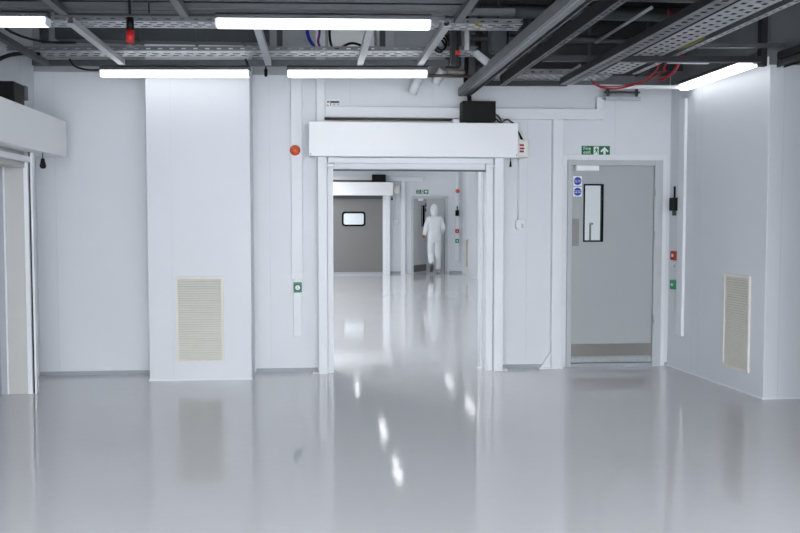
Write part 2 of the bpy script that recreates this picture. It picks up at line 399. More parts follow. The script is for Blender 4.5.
tag(MB().tube([(2.10, FY - .28, 2.16), (2.10, FY - .28, 2.12)], .006).cyl((2.10, FY - .28, 2.03), (2.10, FY - .28, 2.12), .03, 10, .015).build('pull_cord', BLACK),
    'black pull cord hanging under the far room shutter housing', 'pull cord')

# ------------------------------------------------------------------ trunking and column on the cross wall
def cover(name, x0, x1, y0, y1, z0, z1, label, cat='trunking', m=TRUNK, grp=None):
    return tag(MB().box(x0, x1, y0, y1, z0, z1).build(name, m, None, .005), label, cat, grp)
t = thing('cable_trunking', 'wide white trunking running level just above the central shutter housing', 'trunking', (1.55, W, 2.57))
MB().box(.107, 2.963, W - .065, W, 2.568, 2.678).build('run', TRUNK, t, .005)
MB().box(2.888, 2.963, W - .065, W, 2.6785, 2.80).build('upturn', TRUNK, t, .004)
cover('cable_trunking', .017, .106, W - .06, W, 2.52, 3.0, 'white vertical trunking rising behind the corner of the central shutter housing')
t = thing('cable_trunking', 'slim white trunking beside the boxed-in duct, carrying orange beacon and green button', 'trunking', (-.19, W, .36))
MB().box(-.235, -.125, W - .045, W, .95, 2.98).build('run', TRUNK, t, .004)
MB().box(-.222, -.138, W - .04, W, .36, .949).build('run', TRUNK, t, .004)
MB().box(-.238, -.122, W - .05, W, .945, 1.0).build('joint_collar', TRUNK, t, .003)
bc = thing('beacon', 'orange dome beacon on the slim white trunking beside the boxed-in duct', 'beacon', (-.195, W - .045, 2.24))
MB().cyl((-.195, W - .045, 2.235), (-.195, W - .07, 2.235), .052, 24).build('base', RED, bc)
m = MB().ball((-.195, W - .072, 2.235), .046, 20, (1, .9, 1)); m.build('lens', ORANGE, bc)
cp = thing('exit_button', 'square green exit button with a round white centre on slim white trunking', 'button', (-.178, W - .04, .81))
MB().box(-.218, -.136, W - .075, W - .04, .812, .912).build('housing', GREENP, cp, .006)
MB().prism(circle(-.177, .862, .036), 'y', W - .078, W - .0751).build('ring', DUCT, cp)
MB().prism(circle(-.177, .862, .025), 'y', W - .081, W - .0781).build('push_pad', SIGNW, cp)
MB().prism([(-.189, .85), (-.165, .85), (-.165, .858), (-.173, .858), (-.173, .878), (-.181, .878), (-.181, .858), (-.189, .858)], 'y', W - .0816, W - .0811).build('symbol', GREYL, cp)
col = thing('steel_column', 'white boxed steel column between central doorway and grey door', 'column', (2.49, 9.1, 0))
MB().box(2.432, 2.54, 9.075, W, .012, 2.566).build('shaft', TRUNK, col, .004)
MB().box(2.30, 2.545, 9.05, W - .013, 0, .012).build('base_plate', TRUNK, col, .002)
MB().prism([(2.33, .012), (2.431, .012), (2.431, .17)], 'y', 9.10, 9.125).build('gusset', TRUNK, col)
cb = thing('control_box', 'cream shutter control box with red markings beside the central housing', 'control box', (2.12, W, 2.16))
bx = MB().box(2.05, 2.165, W - .12, W, 2.175, 2.355).build('enclosure', CREAM, cb, .006)
p = MB().box(2.068, 2.14, W - .1225, W - .1201, 2.20, 2.33).build('front_panel', SIGNW, cb)
m = MB()
for z in (2.297, 2.265, 2.235): m.box(2.070, 2.115, W - .124, W - .1226, z - .010, z + .010)
m.build('red_marking', RED, p)
MB().box(2.112, 2.122, W - .124, W - .1226, 2.26, 2.27).build('indicator', BLUE, p)
MB().cyl((2.11, W - .06, 2.355), (2.06, W - .06, 2.46), .014, 10, .004).build('cable_gland', BLACK, cb)
sw = thing('isolator_switch', 'small white isolator switch at the foot of a thin conduit', 'switch', (2.105, W, 1.43))
MB().prism(rrect(2.055, 2.155, 1.44, 1.545, .03), 'y', W - .05, W).build('housing', TRUNK, sw, .005)
MB().box(2.112, 2.128, W - .075, W - .05, 1.455, 1.50).build('lever', GREYL, sw, .003)
MB().cyl((2.085, W - .014, 1.545), (2.085, W - .014, 2.172), .009, 8).build('conduit', TRUNK, sw)
lb = thing('warning_label', 'small white label with dark bar and pink mark above the shutter', 'label', (.185, W, 2.69))
MB().box(.112, .255, W - .003, W, 2.685, 2.752).build('plate', SIGNW, lb)
MB().box(.128, .25, W - .0045, W - .0031, 2.715, 2.735).build('dark_bar', DUCT, lb)
MB().prism(circle(.152, 2.722, .012, 14), 'y', W - .006, W - .0046).build('pink_mark', PINK, lb)
MB().box(.158, .166, W - .0045, W - .0031, 2.69, 2.714).box(.128, .142, W - .0045, W - .0031, 2.688, 2.696).build('dark_mark', DUCT, lb)
MB().box(.182, .212, W - .0045, W - .0031, 2.69, 2.71).box(.225, .25, W - .0045, W - .0031, 2.69, 2.71).build('grey_print', GREYL, lb)

# ------------------------------------------------------------------ signs
def exit_sign(x, z, w, Y, label):
    s = thing('exit_sign', label, 'sign', (x + w/2, Y, z))
    h = w * .325
    MB().box(x, x + w, Y - .004, Y, z, z + h).build('plate', GREEN, s)
    u = w / 10.
    text('Fire\nexit', 'lettering', x + .55*u, Y - .0046, z + h*.56, u*1.75, SIGNW, s, spacing=.72)
    pn = MB().box(x + 4.25*u, x + 6.05*u, Y - .0052, Y - .0041, z + .25*u, z + h - .25*u).build('doorway', SIGNW, s)
    cx, cz = x + 5.2*u, z + h*.5
    a = MB().prism(circle(cx + .1*u, cz + .95*u, .24*u, 12), 'y', Y - .0060, Y - .0053)
    for P in ([(-.3, .65), (.35, .65), (.3, -.1), (-.2, -.1)], [(-.25, .6), (-.75, .2), (-.7, .05), (-.1, .4)], [(.3, .6), (.8, .25), (.7, .1), (.2, .35)],
              [(-.2, -.1), (.1, -.1), (-.1, -.6), (-.75, -1.05), (-.85, -.9), (-.35, -.55)], [(0, -.1), (.3, -.1), (.55, -.55), (.6, -1.1), (.4, -1.1), (.35, -.6)]):
        a.prism([(cx + p[0]*u, cz + p[1]*u) for p in P], 'y', Y - .0060, Y - .0053)
    a.build('running_figure', GREEN, pn)
    ax, az = x + 8.1*u, z + h*.5
    MB().prism([(ax + p[0]*u, az + p[1]*u) for p in ((0, 1.3), (1.3, .05), (1.3, -.45), (.95, -.45), (.4, .1), (.4, -1.3), (-.4, -1.3), (-.4, .1), (-.95, -.45), (-1.3, -.45), (-1.3, .05))], 'y', Y - .0056, Y - .0041).build('arrow', SIGNW, s)
exit_sign(2.75, 2.208, .30, W, 'green fire exit sign above the closed grey door')
exit_sign(2.80, 2.215, .34, FY, 'green fire exit sign above the open door in the far room')
def door_sign(x, z, Y, lines, label):
    s = thing('door_sign', label, 'sign', (x, Y, z - .045), 'blue mandatory signs on the grey door')
    MB().box(x - .046, x + .046, Y - .003, Y, z - .05, z + .05).build('plate', SIGNW, s)
    dk = MB().prism(circle(x, z, .041), 'y', Y - .0045, Y - .0031).build('disc', BLUE, s)
    text(lines, 'lettering', x, Y - .0051, z + .003, .02, SIGNW, s, 'CENTER', .8)
# ------------------------------------------------------------------ near door
d1 = MB()
x0, x1, zt = 2.60, 3.612, 2.158
d1.box(x0, x0+.048, W - .04, W + .05, 0, zt).box(x1 - .088, x1, W - .04, W + .05, 0, zt).box(x0+.048, x1-.088, W - .04, W + .05, zt - .055, zt)
d1 = d1.build('door_1', DFRAME, None, .004); d1['kind'] = 'structure'; d1['label'] = 'closed grey door with narrow vision panel and steel kick plate'
vx0, vx1, vz0, vz1 = 2.772, 2.985, 1.312, 1.912
lx0, lx1, lz0, lz1 = 2.652, 3.520, .045, 2.10
YL0, YL1 = W - .012, W + .032
lf = MB().box(lx0, vx0, YL0, YL1, lz0, lz1).box(vx1, lx1, YL0, YL1, lz0, lz1).box(vx0, vx1, YL0, YL1, lz0, vz0).box(vx0, vx1, YL0, YL1, vz1, lz1).build('leaf', DOOR, d1)
r = [(vx0, vz0), (vx1, vz0), (vx1, vz1), (vx0, vz1)]; e = .015
ri = [(vx0+e, vz0+e), (vx1-e, vz0+e), (vx1-e, vz1-e), (vx0+e, vz1-e)]
MB().ring(r, ri, 'y', YL0 - .01, YL1 + .01).build('vision_panel_frame', RUBBER, lf)
MB().box(vx0+e, vx1-e, W + .005, W + .011, vz0+e, vz1-e).build('glass', GLASS, lf)
MB().box(lx0 + .005, lx1 - .005, YL0 - .0025, YL0, .115, .245).build('kick_plate', STEEL, lf)
MB().box(lx0 + .005, lx0 + .075, YL0 - .0025, YL0, 1.27, 1.553).build('push_plate', STEEL, lf)
MB().box(lx0, lx1, YL0 - .02, YL0, .05, .105).build('drip_rail', GALVL, lf, .004)
MB().tube([(vx0 + .11, YL1, 1.5), (vx0 + .11, YL1 + .06, 1.5), (vx0 + .11, YL1 + .07, 1.48), (vx0 + .11, YL1 + .07, 1.2), (vx0 + .11, YL1 + .06, 1.18), (vx0 + .11, YL1, 1.18)], .011).build('pull_handle', STEEL, lf)
cl = MB().box(2.675, 2.915, W - .085, W - .0125, 2.045, 2.10).build('closer', WHITE, d1, .006)
for z in (1.83, 1.38, .5):
    MB().cyl((3.53, W - .055, z - .04), (3.53, W - .055, z + .04), .005, 10).build('hinge', GALVL, d1)
MB().box(2.6485, 3.5235, W - .03, W + .05, 0, .04).build('threshold', BASE, d1, .002)
struct('trim_2', MB().box(2.545, x0, W - .012, W, 0, 2.215).box(x1, 3.66, W - .012, W, 0, 2.215).box(x0, x1, W - .012, W, zt, 2.215), TRUNK, .003)
YS = YL0
door_sign(2.708, 1.942, YS, 'Fire door\nkeep shut', 'upper round blue sign on the closed grey door, just below its closer')
door_sign(2.709, 1.832, YS, 'Fire door\nkeep shut', 'lower round blue sign on the closed grey door, beside the vision panel')

# ------------------------------------------------------------------ far door, standing open
x0, x1, zt = 2.66, 3.67, 2.15
d2 = MB().box(x0, x0+.06, FY - .04, FY + .05, 0, zt).box(x1 - .06, x1, FY - .04, FY + .05, 0, zt).box(x0+.06, x1-.06, FY - .04, FY + .05, zt - .06, zt).build('door_2', DFRAME, None, .004)
d2['kind'] = 'structure'; d2['label'] = 'open door in the far room, its leaf swung into the passage'
ang = math.radians(58); hx, hy = 2.73, FY + .06
def leafbox(m, u0, u1, o0, o1, z0, z1):
    dx, dy = math.cos(ang), math.sin(ang)
    P = [(u0, o0), (u1, o0), (u1, o1), (u0, o1)]
    q = [(hx + dx*u - dy*o, hy + dy*u + dx*o) for u, o in P]
    return m.add([(*p, z0) for p in q] + [(*p, z1) for p in q], [(0, 3, 2, 1), (4, 5, 6, 7), (0, 1, 5, 4), (1, 2, 6, 5), (2, 3, 7, 6), (3, 0, 4, 7)])
m = MB()
for q in ((0, .52, .02, 2.08), (.72, .86, .02, 2.08), (.52, .72, .02, 1.3), (.52, .72, 1.9, 2.08)): leafbox(m, q[0], q[1], 0, .044, q[2], q[3])
lf = m.build('leaf', DLEAFW, d2)
m = MB()
for q in ((.52, .54, 1.3, 1.9), (.70, .72, 1.3, 1.9), (.54, .70, 1.3, 1.32), (.54, .70, 1.88, 1.9)): leafbox(m, q[0], q[1], -.01, .054, q[2], q[3])
m.build('vision_panel_frame', RUBBER, lf)
leafbox(MB(), .54, .70, .02, .026, 1.32, 1.88).build('glass', GLASS, lf)
leafbox(MB(), .01, .85, -.004, 0, .03, .22).build('kick_plate', STEEL, lf)
m = leafbox(MB(), .76, .84, -.003, 0, 1.86, 1.96); leafbox(m, .76, .84, -.003, 0, 1.72, 1.82); m.build('blue_sign', BLUE, lf)
leafbox(MB(), .77, .84, -.003, 0, 1.1, 1.4).build('push_plate', STEEL, lf)
MB().box(2.86, 3.0, FY + .02, FY + .06, 2.02, 2.09).build('closer', WHITE, d2)

# ------------------------------------------------------------------ devices on the splayed side wall
def on_side(y): return splay(y)
t = thing('cable_trunking', 'slim white vertical trunking on the side wall, stopping above the floor', 'trunking', (3.72, 8.87, .36))
MB().prism([(on_side(8.79), 8.79), (on_side(8.91), 8.91), (on_side(8.91) - .03, 8.91), (on_side(8.79) - .03, 8.79)], 'z', .36, 2.76).build('run', TRUNK, t, .003)
def sidebox(m, y0, y1, d0, d1, z0, z1):
    return m.prism([(on_side(y0) - d0, y0), (on_side(y1) - d0, y1), (on_side(y1) - d1, y1), (on_side(y0) - d1, y0)], 'z', z0, z1)
it = thing('access_intercom', 'black wall intercom with stub aerial on the side wall by the grey door', 'intercom', (3.69, 8.93, 1.6))
sidebox(MB(), 8.925, 9.055, 0, .05, 1.635, 1.77).build('housing', BLACK, it, .006)
MB().cyl((3.683, 8.975, 1.77), (3.683, 8.975, 1.885), .011, 8).build('aerial', BLACK, it)
sidebox(MB(), 8.965, 9.015, .015, .035, 1.585, 1.635).build('plug', GALV, it)
fc = thing('fire_call_point', 'square red fire call point on the side wall by the grey door', 'call point', (3.69, 8.91, 1.12))
sidebox(MB(), 8.915, 9.025, 0, .045, 1.125, 1.22).build('housing', RED, fc, .006)
sidebox(MB(), 8.95, 8.99, .0455, .048, 1.16, 1.19).build('glass_pane', SIGNW, fc)
ls = thing('wall_switch', 'white wall switch between the red and green call points', 'switch', (3.69, 8.91, 1.02))
sidebox(MB(), 8.92, 9.015, 0, .02, 1.03, 1.10).build('plate', TRUNK, ls, .003)
sidebox(MB(), 8.95, 8.99, .0201, .026, 1.05, 1.08).build('rocker', GREYL, ls)
gc = thing('door_release_point', 'square green door release point on the side wall below the white switch', 'call point', (3.69, 8.91, .82))
sidebox(MB(), 8.915, 9.025, 0, .045, .825, .92).build('housing', GREENP, gc, .006)
sidebox(MB(), 8.95, 8.99, .0455, .048, .86, .885).build('glass_pane', SIGNW, gc)

# ------------------------------------------------------------------ far wall details
t = thing('cable_trunking', 'wide white trunking running level above the far room shutter', 'trunking', (1.6, FY, 2.57))
MB().box(.3, 3.0, FY - .065, FY, 2.56, 2.68).build('run', TRUNK, t, .005)
col = thing('steel_column', 'white boxed steel column beside the far room shutter', 'column', (2.43, FY - .04, 0))
MB().box(2.375, 2.49, FY - .075, FY, .012, 2.558).build('shaft', TRUNK, col, .004)
MB().box(2.35, 2.51, FY - .1, FY - .013, 0, .012).build('base_plate', TRUNK, col)
cb = thing('control_box', 'cream control box beside the far room shutter housing', 'control box', (2.24, FY, 2.2))
MB().box(2.16, 2.33, FY - .14, FY, 2.20, 2.42).build('enclosure', CREAM, cb, .006)
MB().box(2.185, 2.30, FY - .143, FY - .1401, 2.24, 2.38).build('front_panel', SIGNW, cb)
sw = thing('isolator_switch', 'tiny white isolator switch on the far wall under its conduit', 'switch', (2.22, FY, 1.36))
MB().box(2.17, 2.28, FY - .05, FY, 1.37, 1.48).build('housing', TRUNK, sw, .01)
MB().cyl((2.21, FY - .014, 1.48), (2.21, FY - .014, 2.199), .01, 8).build('conduit', TRUNK, sw)
MB().box(2.215, 2.24, FY - .07, FY - .05, 1.39, 1.44).build('lever', GREYL, sw)
cover('cable_trunking', 3.905, 4.0, FY - .045, FY, .36, 2.9, 'slim white vertical trunking beside the open door of the far room')
bc = thing('beacon', 'red round beacon on the far wall above the open door level', 'beacon', (3.95, FY - .045, 2.26))
MB().cyl((3.945, FY - .045, 2.29), (3.945, FY - .08, 2.29), .055, 16).build('base', RED, bc)
MB().ball((3.945, FY - .082, 2.29), .05, 16, (1, .9, 1)).build('lens', ORANGE, bc)
it = thing('access_intercom', 'black wall intercom with stub aerial in the far room', 'intercom', (3.94, FY - .045, 1.6))
MB().box(3.89, 3.99, FY - .1, FY - .045, 1.6, 1.76).build('housing', BLACK, it, .006)
MB().cyl((3.94, FY - .07, 1.76), (3.94, FY - .07, 1.87), .015, 8).build('aerial', BLACK, it)
fc = thing('fire_call_point', 'square red fire call point in the far room', 'call point', (3.94, FY - .045, 1.13))
MB().box(3.89, 3.99, FY - .09, FY - .045, 1.13, 1.23).build('housing', RED, fc, .006)
MB().box(3.925, 3.955, FY - .093, FY - .0901, 1.165, 1.195).build('glass_pane', SIGNW, fc)
gc = thing('door_release_point', 'square green door release point in the far room', 'call point', (3.94, FY - .045, .83))
MB().box(3.89, 3.99, FY - .09, FY - .045, .85, .96).build('housing', GREENP, gc, .006)
MB().prism(circle(3.94, .905, .02), 'y', FY - .093, FY - .0901).build('push_pad', SIGNW, gc)
g = thing('vent_grille', 'cream louvred vent grille on the side wall of the far room', 'vent', (4.08, 23.9, .2))
MB().ring([(23.6, .2), (24.1, .2), (24.1, 1.0), (23.6, 1.0)], [(23.64, .24), (24.06, .24), (24.06, .96), (23.64, .96)], 'x', 4.042, 4.06).build('frame', CREAM, g)
MB().box(4.0565, 4.0595, 23.63, 24.07, .23, .97).build('backing', CREAMB, g)
m = MB()
for k in range(24): m.box(4.045, 4.056, 23.64, 24.06, .25 + k*.0295, .263 + k*.0295)
m.build('louvres', CREAM, g)

# ------------------------------------------------------------------ batten lights
def batten(A, B, z, label, w=.10, h=.056, group=None, hw=.085, hh=.045, added_shield=False):
    A = Vector((*A, 0)); B = Vector((*B, 0)); d = (B - A).normalized(); mid = (A + B) / 2
    t = thing('batten_light', label, 'ceiling light', (mid.x, mid.y, z), group)
    P = [(-w/2 + .012, 0), (w/2 - .012, 0), (w/2, .012), (w/2, h), (-w/2, h), (-w/2, .012)]
    e = .012
    MB().section(A + d*e + Vector((0, 0, z)), B - d*e + Vector((0, 0, z)), P).build('diffuser', DIFF, t)
    MB().section(A + Vector((0, 0, z + h)), B + Vector((0, 0, z + h)), [(-hw/2, .0005), (hw/2, .0005), (hw/2, hh*.6), (hw/2 - .02, hh), (-hw/2 + .02, hh), (-hw/2, hh*.6)]).build('housing', GALV, t)
    for p, s in ((A, 1), (B, -1)):
        MB().section(p + Vector((0, 0, z)), p + d*s*(e - .0005) + Vector((0, 0, z)), [(q[0]*1.02, q[1]) for q in P]).build('end_cap', TRUNK, t)
    if added_shield: MB().section(A + Vector((0, 0, z)), B + Vector((0, 0, z)), [(-w/2 - .004, .034), (-w/2 - .0015, .034), (-w/2 - .0015, h), (-w/2 - .004, h)]).build('added_wall_side_shield', TRUNK, t)  # thin shield added on the wall side to cut glow there
    return t
R1A = (-2.56, 8.60); R1B = (1.22, 8.255)
def r1(x): return (x, R1A[1] + (x - R1A[0]) * (R1B[1] - R1A[1]) / (R1B[0] - R1A[0]))
R2A = (-2.66, 6.62); R2B = (1.42, 6.38)
def r2(x): return (x, R2A[1] + (x - R2A[0]) * (R2B[1] - R2A[1]) / (R2B[0] - R2A[0]))
batten(r1(-1.945), r1(-.585), 2.85, 'lit batten light in front of the top of the boxed-in duct')
batten(r1(-.245), r1(1.035), 2.85, 'lit batten light over the central doorway, farther of the two')
batten(r2(-.685), r2(.825), 2.90, 'longest lit batten light, hanging nearer than the one over the doorway')
batten(r2(-2.63), r2(-1.845), 2.90, 'lit batten light cut off by the picture edge above the side wall shutter')
batten((3.635, 8.68), (3.635, 7.16), 2.82, 'lit batten light running along the side wall above its vent grille', added_shield=True)
# far room rows, seen as streaks in the floor
for x, y0, y1, what in ((1.09, 22.7, 24.1, 'nearest the far shutter'), (1.41, 17.9, 19.4, 'between the other two of its row'), (1.44, 14.9, 16.4, 'nearest the central doorway')):
    batten((x, y0), (x, y1), 2.9, 'far room light in line with the far shutter, ' + what, group='lights of the far room')
for x, y0, y1, what in ((3.63, 23.3, 24.7, 'nearest the open door'), (3.66, 20.2, 21.6, 'farther from the open door')):
    batten((x, y0), (x, y1), 2.9, 'far room light streaking the floor along the side wall, ' + what, group='lights of the far room')

# ------------------------------------------------------------------ ceiling services over the left half
def strut(A, B, w, h, label, m=GALV, name='strut_channel', cat='steel channel', up=True, group=None):
    return tag(MB().channel(A, B, w, h, up=up).build(name, m), label, cat, group)
def V3(p, z): return (p[0], p[1], z)
def shift(p, dy): return (p[0], p[1] + dy)
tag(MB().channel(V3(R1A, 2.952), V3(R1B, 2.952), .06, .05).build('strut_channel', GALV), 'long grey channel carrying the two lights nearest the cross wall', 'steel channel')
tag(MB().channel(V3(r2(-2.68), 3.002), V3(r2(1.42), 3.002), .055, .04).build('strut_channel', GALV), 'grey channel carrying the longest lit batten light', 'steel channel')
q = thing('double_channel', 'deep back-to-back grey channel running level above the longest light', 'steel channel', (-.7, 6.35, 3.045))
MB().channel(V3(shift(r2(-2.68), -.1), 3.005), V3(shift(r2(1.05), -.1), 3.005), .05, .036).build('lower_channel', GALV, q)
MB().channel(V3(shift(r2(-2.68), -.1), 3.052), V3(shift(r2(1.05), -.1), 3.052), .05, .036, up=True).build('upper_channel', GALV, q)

def tray(A, B, w, z, side, label, rows=3, pitch=.10, name='cable_tray', base=None):
    """perforated tray: real slots through the base and the upturned sides"""
    A = Vector((*A, 0)); B = Vector((*B, 0)); L = (B - A).length; mid = (A + B)/2
    t = thing(name, label, 'cable tray', (mid.x, mid.y, z))
    g = MB(); th = .002; bw = w / (2*rows + 1)
    for i in range(rows + 1):
        g.obox(A, B, bw, z, z + th, -w/2 + bw/2 + i*2*bw)
    d = (B - A).normalized(); n = Vector((-d.y, d.x, 0)); k = int(L / pitch)
    for i in range(k):
        for r in range(rows):
            off = -w/2 + bw*1.5 + r*2*bw
            c2 = A + d * ((i + .3 + (.4 if r % 2 else 0)) * L / k) + n*off
            g.obox(c2 - d*pitch*.2, c2 + d*pitch*.2, bw, z, z + th)
    g.build('perforated_base', base or GALVL, t)
    for s in (-1, 1):
        mm = MB().obox(A, B, .003, z, z + side*.35, s*(w/2)).obox(A, B, .003, z + side*.65, z + side, s*(w/2)).obox(A, B, .014, z + side, z + side + .003, s*(w/2 - .006))
        for i in range(k):
            c = A + d * ((i + .5) * L / k)
            mm.obox(c - d*pitch*.32, c + d*pitch*.32, .003, z + side*.35, z + side*.65, s*(w/2))
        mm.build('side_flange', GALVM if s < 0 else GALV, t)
    return t
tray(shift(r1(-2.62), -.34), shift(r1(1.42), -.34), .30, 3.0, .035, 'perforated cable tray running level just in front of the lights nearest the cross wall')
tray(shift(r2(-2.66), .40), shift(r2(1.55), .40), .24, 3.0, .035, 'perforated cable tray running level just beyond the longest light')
# cross channels along the room
for x, y0, y1, lab in ((-1.735, 6.72, 8.46, 'sloping-looking cross channel between the two light rows above the white wall recess'),
                       (-.415, 6.66, 8.36, 'cross channel between the two light rows above the edge of the boxed-in duct'),
                       (.415, 6.60, 8.285, 'cross channel between the two light rows above the middle of the central doorway'),
                       (.96, 6.56, 8.235, 'cross channel at the end of the two light rows, beside the dark void'),
                       (-2.43, 6.75, 8.55, 'cross channel between the two light rows closest to the side wall shutter')):
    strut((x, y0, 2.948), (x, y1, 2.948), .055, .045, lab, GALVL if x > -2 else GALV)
for x, y0, lab in ((-1.72, 3.2, 'overhead channel coming from the viewer to the double channel, over the wall recess'),
                   (-.90, 3.2, 'overhead channel coming from the viewer to the double channel, over the boxed-in duct'),
                   (1.03, 3.2, 'overhead channel coming from the viewer to the double channel, beside the dark void')):
    strut((x, y0, 2.965), (x, 6.50, 2.965), .055, .045, lab)
def hanger(x, y, z0, w, label, m=DSTEEL, z1=CZ):
    return tag(MB().channel((x, y - w/2, 0), (x, y + w/2, 0), w, 1).build('hanger_post', m), label, 'hanger') if False else \
        tag(MB().box(x - w/2, x - w/2 + .006, y - w/2, y + w/2, z0, z1).box(x + w/2 - .006, x + w/2, y - w/2, y + w/2, z0, z1).box(x - w/2 + .006, x + w/2 - .006, y + w/2 - .006, y + w/2, z0, z1).build('hanger_post', m), label, 'hanger')
hanger(-2.30, 8.05, 3.06, .06, 'grey hanger post at the end of the tray near the side wall', DUCT)
hanger(-1.665, 6.42, 3.05, .055, 'grey hanger post above the double channel over the wall recess', GALV)
hanger(-.86, 6.40, 3.05, .055, 'grey hanger post above the double channel over the boxed-in duct', GALV)
hanger(1.08, 6.30, 3.0, .06, 'grey hanger post at the end of the double channel', GALV)
hanger(1.17, 7.55, 2.84, .07, 'black hanger post at the end of the tray row beside the dark void')
hanger(-.30, 8.05, 3.06, .05, 'dark hanger post above the tray, over the edge of the boxed-in duct', DUCT)
hanger(.60, 8.02, 3.06, .05, 'dark hanger post above the tray, over the central doorway', DUCT)
# duct and void furniture behind
t = thing('air_duct', 'dark rectangular air duct above the trays, in front of the wall recess', 'duct', (-1.35, 8.9, 3.2))
MB().box(-2.35, -.42, 8.55, 8.73, 3.19, 3.50).build('casing', DUCT, t, .005)
for x in (-2.05, -1.6, -1.1, -.65): MB().box(x - .015, x + .015, 8.54, 8.735, 3.18, 3.51).build('flange', DUCT, t)
tag(MB().box(.14, .60, W - .05, W, 3.20, 3.44).build('wall_plate', SIGNW, None, .006), 'pale plate on the upper wall behind the tray, with a black cable across it', 'wall plate')
tag(MB().box(.62, .80, W - .12, W, 3.22, 3.44).build('junction_box', GALVL, None, .006), 'silver box on the upper wall behind the tray, beside the pale panel', 'junction box')
t = thing('air_duct', 'large black box added across the ceiling void above the grey door to darken it', 'duct', (2.6, 8.9, 3.0))
MB().box(1.62, 3.66, 8.76, 9.08, 3.02, 3.55).build('casing', DSTEEL, t, .005)  # black casing added to hide the upper wall and darken the void
for x in (2.1, 2.7, 3.3): MB().box(x - .015, x + .015, 8.75, 9.09, 3.01, 3.56).build('flange', DUCT, t)  # ribs on the added black box
# hanging plug, clips, cables
pl = thing('hanging_socket', 'black and red industrial socket hanging below the double channel', 'socket', (-1.232, 6.28, 2.72))
MB().cyl((-1.232, 6.28, 2.735), (-1.232, 6.28, 2.825), .027, 18).build('red_shroud', RED, pl)
MB().cyl((-1.232, 6.28, 2.8255), (-1.232, 6.28, 2.91), .027, 18, .024).build('body', BLACK, pl)
MB().cyl((-1.232, 6.28, 2.722), (-1.232, 6.28, 2.735), .030, 18).build('rim', GALV, pl)
MB().tube([(-1.232, 6.28, 2.93), (-1.235, 6.27, 3.05), (-1.25, 6.26, 3.3), (-1.24, 6.26, 3.72)], .010).build('lead', BLACK, pl)
tag(MB().tube([(-1.11, 6.30, 2.945), (-1.11, 6.28, 3.1), (-1.115, 6.27, 3.4), (-1.11, 6.27, 3.72)], .006).build('drop_cable', BLACK), 'thin black cable dropping beside the hanging black and red socket', 'cable')
tag(MB().cyl((-.443, 8.44, 2.925), (-.443, 8.44, 2.86), .018, 12, .014).cyl((-.443, 8.44, 2.95), (-.443, 8.44, 2.925), .008, 8).build('hanging_plug', BLACK), 'small black plug hanging between the two far lights', 'plug')
def cable(pts, r, m, label): return tag(MB().tube(pts, r).build('cable', m), label, 'cable')
cable([(-2.25, 6.75, 2.99), (-2.22, 6.95, 2.93), (-2.1, 7.3, 2.93), (-1.95, 7.7, 3.0)], .010, BLACK, 'black cable sagging below the tray near the picture edge light')
cable([(-2.19, 8.42, 2.99), (-2.15, 8.43, 2.93), (-2.05, 8.45, 2.90), (-1.96, 8.52, 2.91)], .009, BLACK, 'black cable looping to the end of the light before the boxed-in duct')
cable([(-2.70, 8.05, 2.90), (-2.62, 8.1, 2.955), (-2.5, 8.15, 2.985), (-2.38, 8.2, 2.995)], .018, BLACK, 'thick black hose curving from the side wall onto the tray')
cable([(-.06, 8.6, 3.42), (-.06, 8.55, 3.28), (-.02, 8.5, 3.18), (.06, 8.3, 3.06)], .016, BLUEC, 'blue cable hanging down onto the tray over the doorway')
cable([(.05, 8.66, 3.42), (.05, 8.62, 3.3), (.04, 8.6, 3.2), (.10, 8.42, 3.06)], .012, PURP, 'purple cable hanging beside the blue one over the doorway')
cable([(.15, 8.7, 3.5), (.15, 8.65, 3.25), (.2, 8.5, 3.13), (.35, 8.45, 3.18), (.5, 8.4, 3.12), (.58, 8.3, 3.06)], .012, BLACK, 'black cable looping across the pale wall plate')
cable([(-.62, 8.35, 3.0), (-.60, 8.42, 2.94), (-.64, 8.45, 2.90), (-.72, 8.5, 2.9)], .009, BLACK, 'short black cable into the end of the duct side light')
lp = [(1.075 + .05*math.cos(t*.7), 7.6 + .012*t, 3.05 + .06*math.sin(t*.7)) for t in range(22)]
cable(lp, .009, BLACK, 'coil of black cable hanging at the end of the tray')
for k, (x, z) in enumerate(((-.9, 3.09), (-.25, 3.085))):
    pass
# things around the dark void
t = thing('grey_speaker_box', 'rounded grey box hanging in the dark void beside the tray ends', 'junction box', (1.56, 7.6, 2.95))
MB().prism(rrect(1.48, 1.63, 2.96, 3.17, .03), 'y', 7.55, 7.68).build('casing', DUCT, t, .006)
MB().cyl((1.555, 7.62, 3.17), (1.555, 7.62, CZ), .008, 8).build('hanging_rod', DSTEEL, t)
t = thing('small_junction_box', 'small pale tilted connector box at the end of the far tray', 'junction box', (1.38, 7.5, 2.84))
mm = MB()
mm.add([(1.31, 7.45, 2.93), (1.35, 7.45, 2.955), (1.465, 7.45, 2.87), (1.425, 7.45, 2.835), (1.31, 7.53, 2.93), (1.35, 7.53, 2.955), (1.465, 7.53, 2.87), (1.425, 7.53, 2.835)],
       [(0, 1, 2, 3), (4, 7, 6, 5), (0, 4, 5, 1), (1, 5, 6, 2), (2, 6, 7, 3), (3, 7, 4, 0)])
mm.build('body', GALVL, t, .004)
MB().tube([(1.45, 7.49, 2.86), (1.52, 7.5, 2.86), (1.6, 7.5, 2.95), (1.62, 7.52, 3.2)], .008).build('lead', BLACK, t)
tag(MB().box(1.245, 1.285, 7.5, 7.53, 2.96, 3.12).build('bracket_plate', GALVL, None, .002), 'small pale upright bracket plate at the tray ends', 'bracket')
tag(MB().box(1.16, 1.20, 7.42, 7.45, 2.905, 2.94).build('cable_label', RED, None, .004), 'small red tag at the end of the far tray', 'tag')
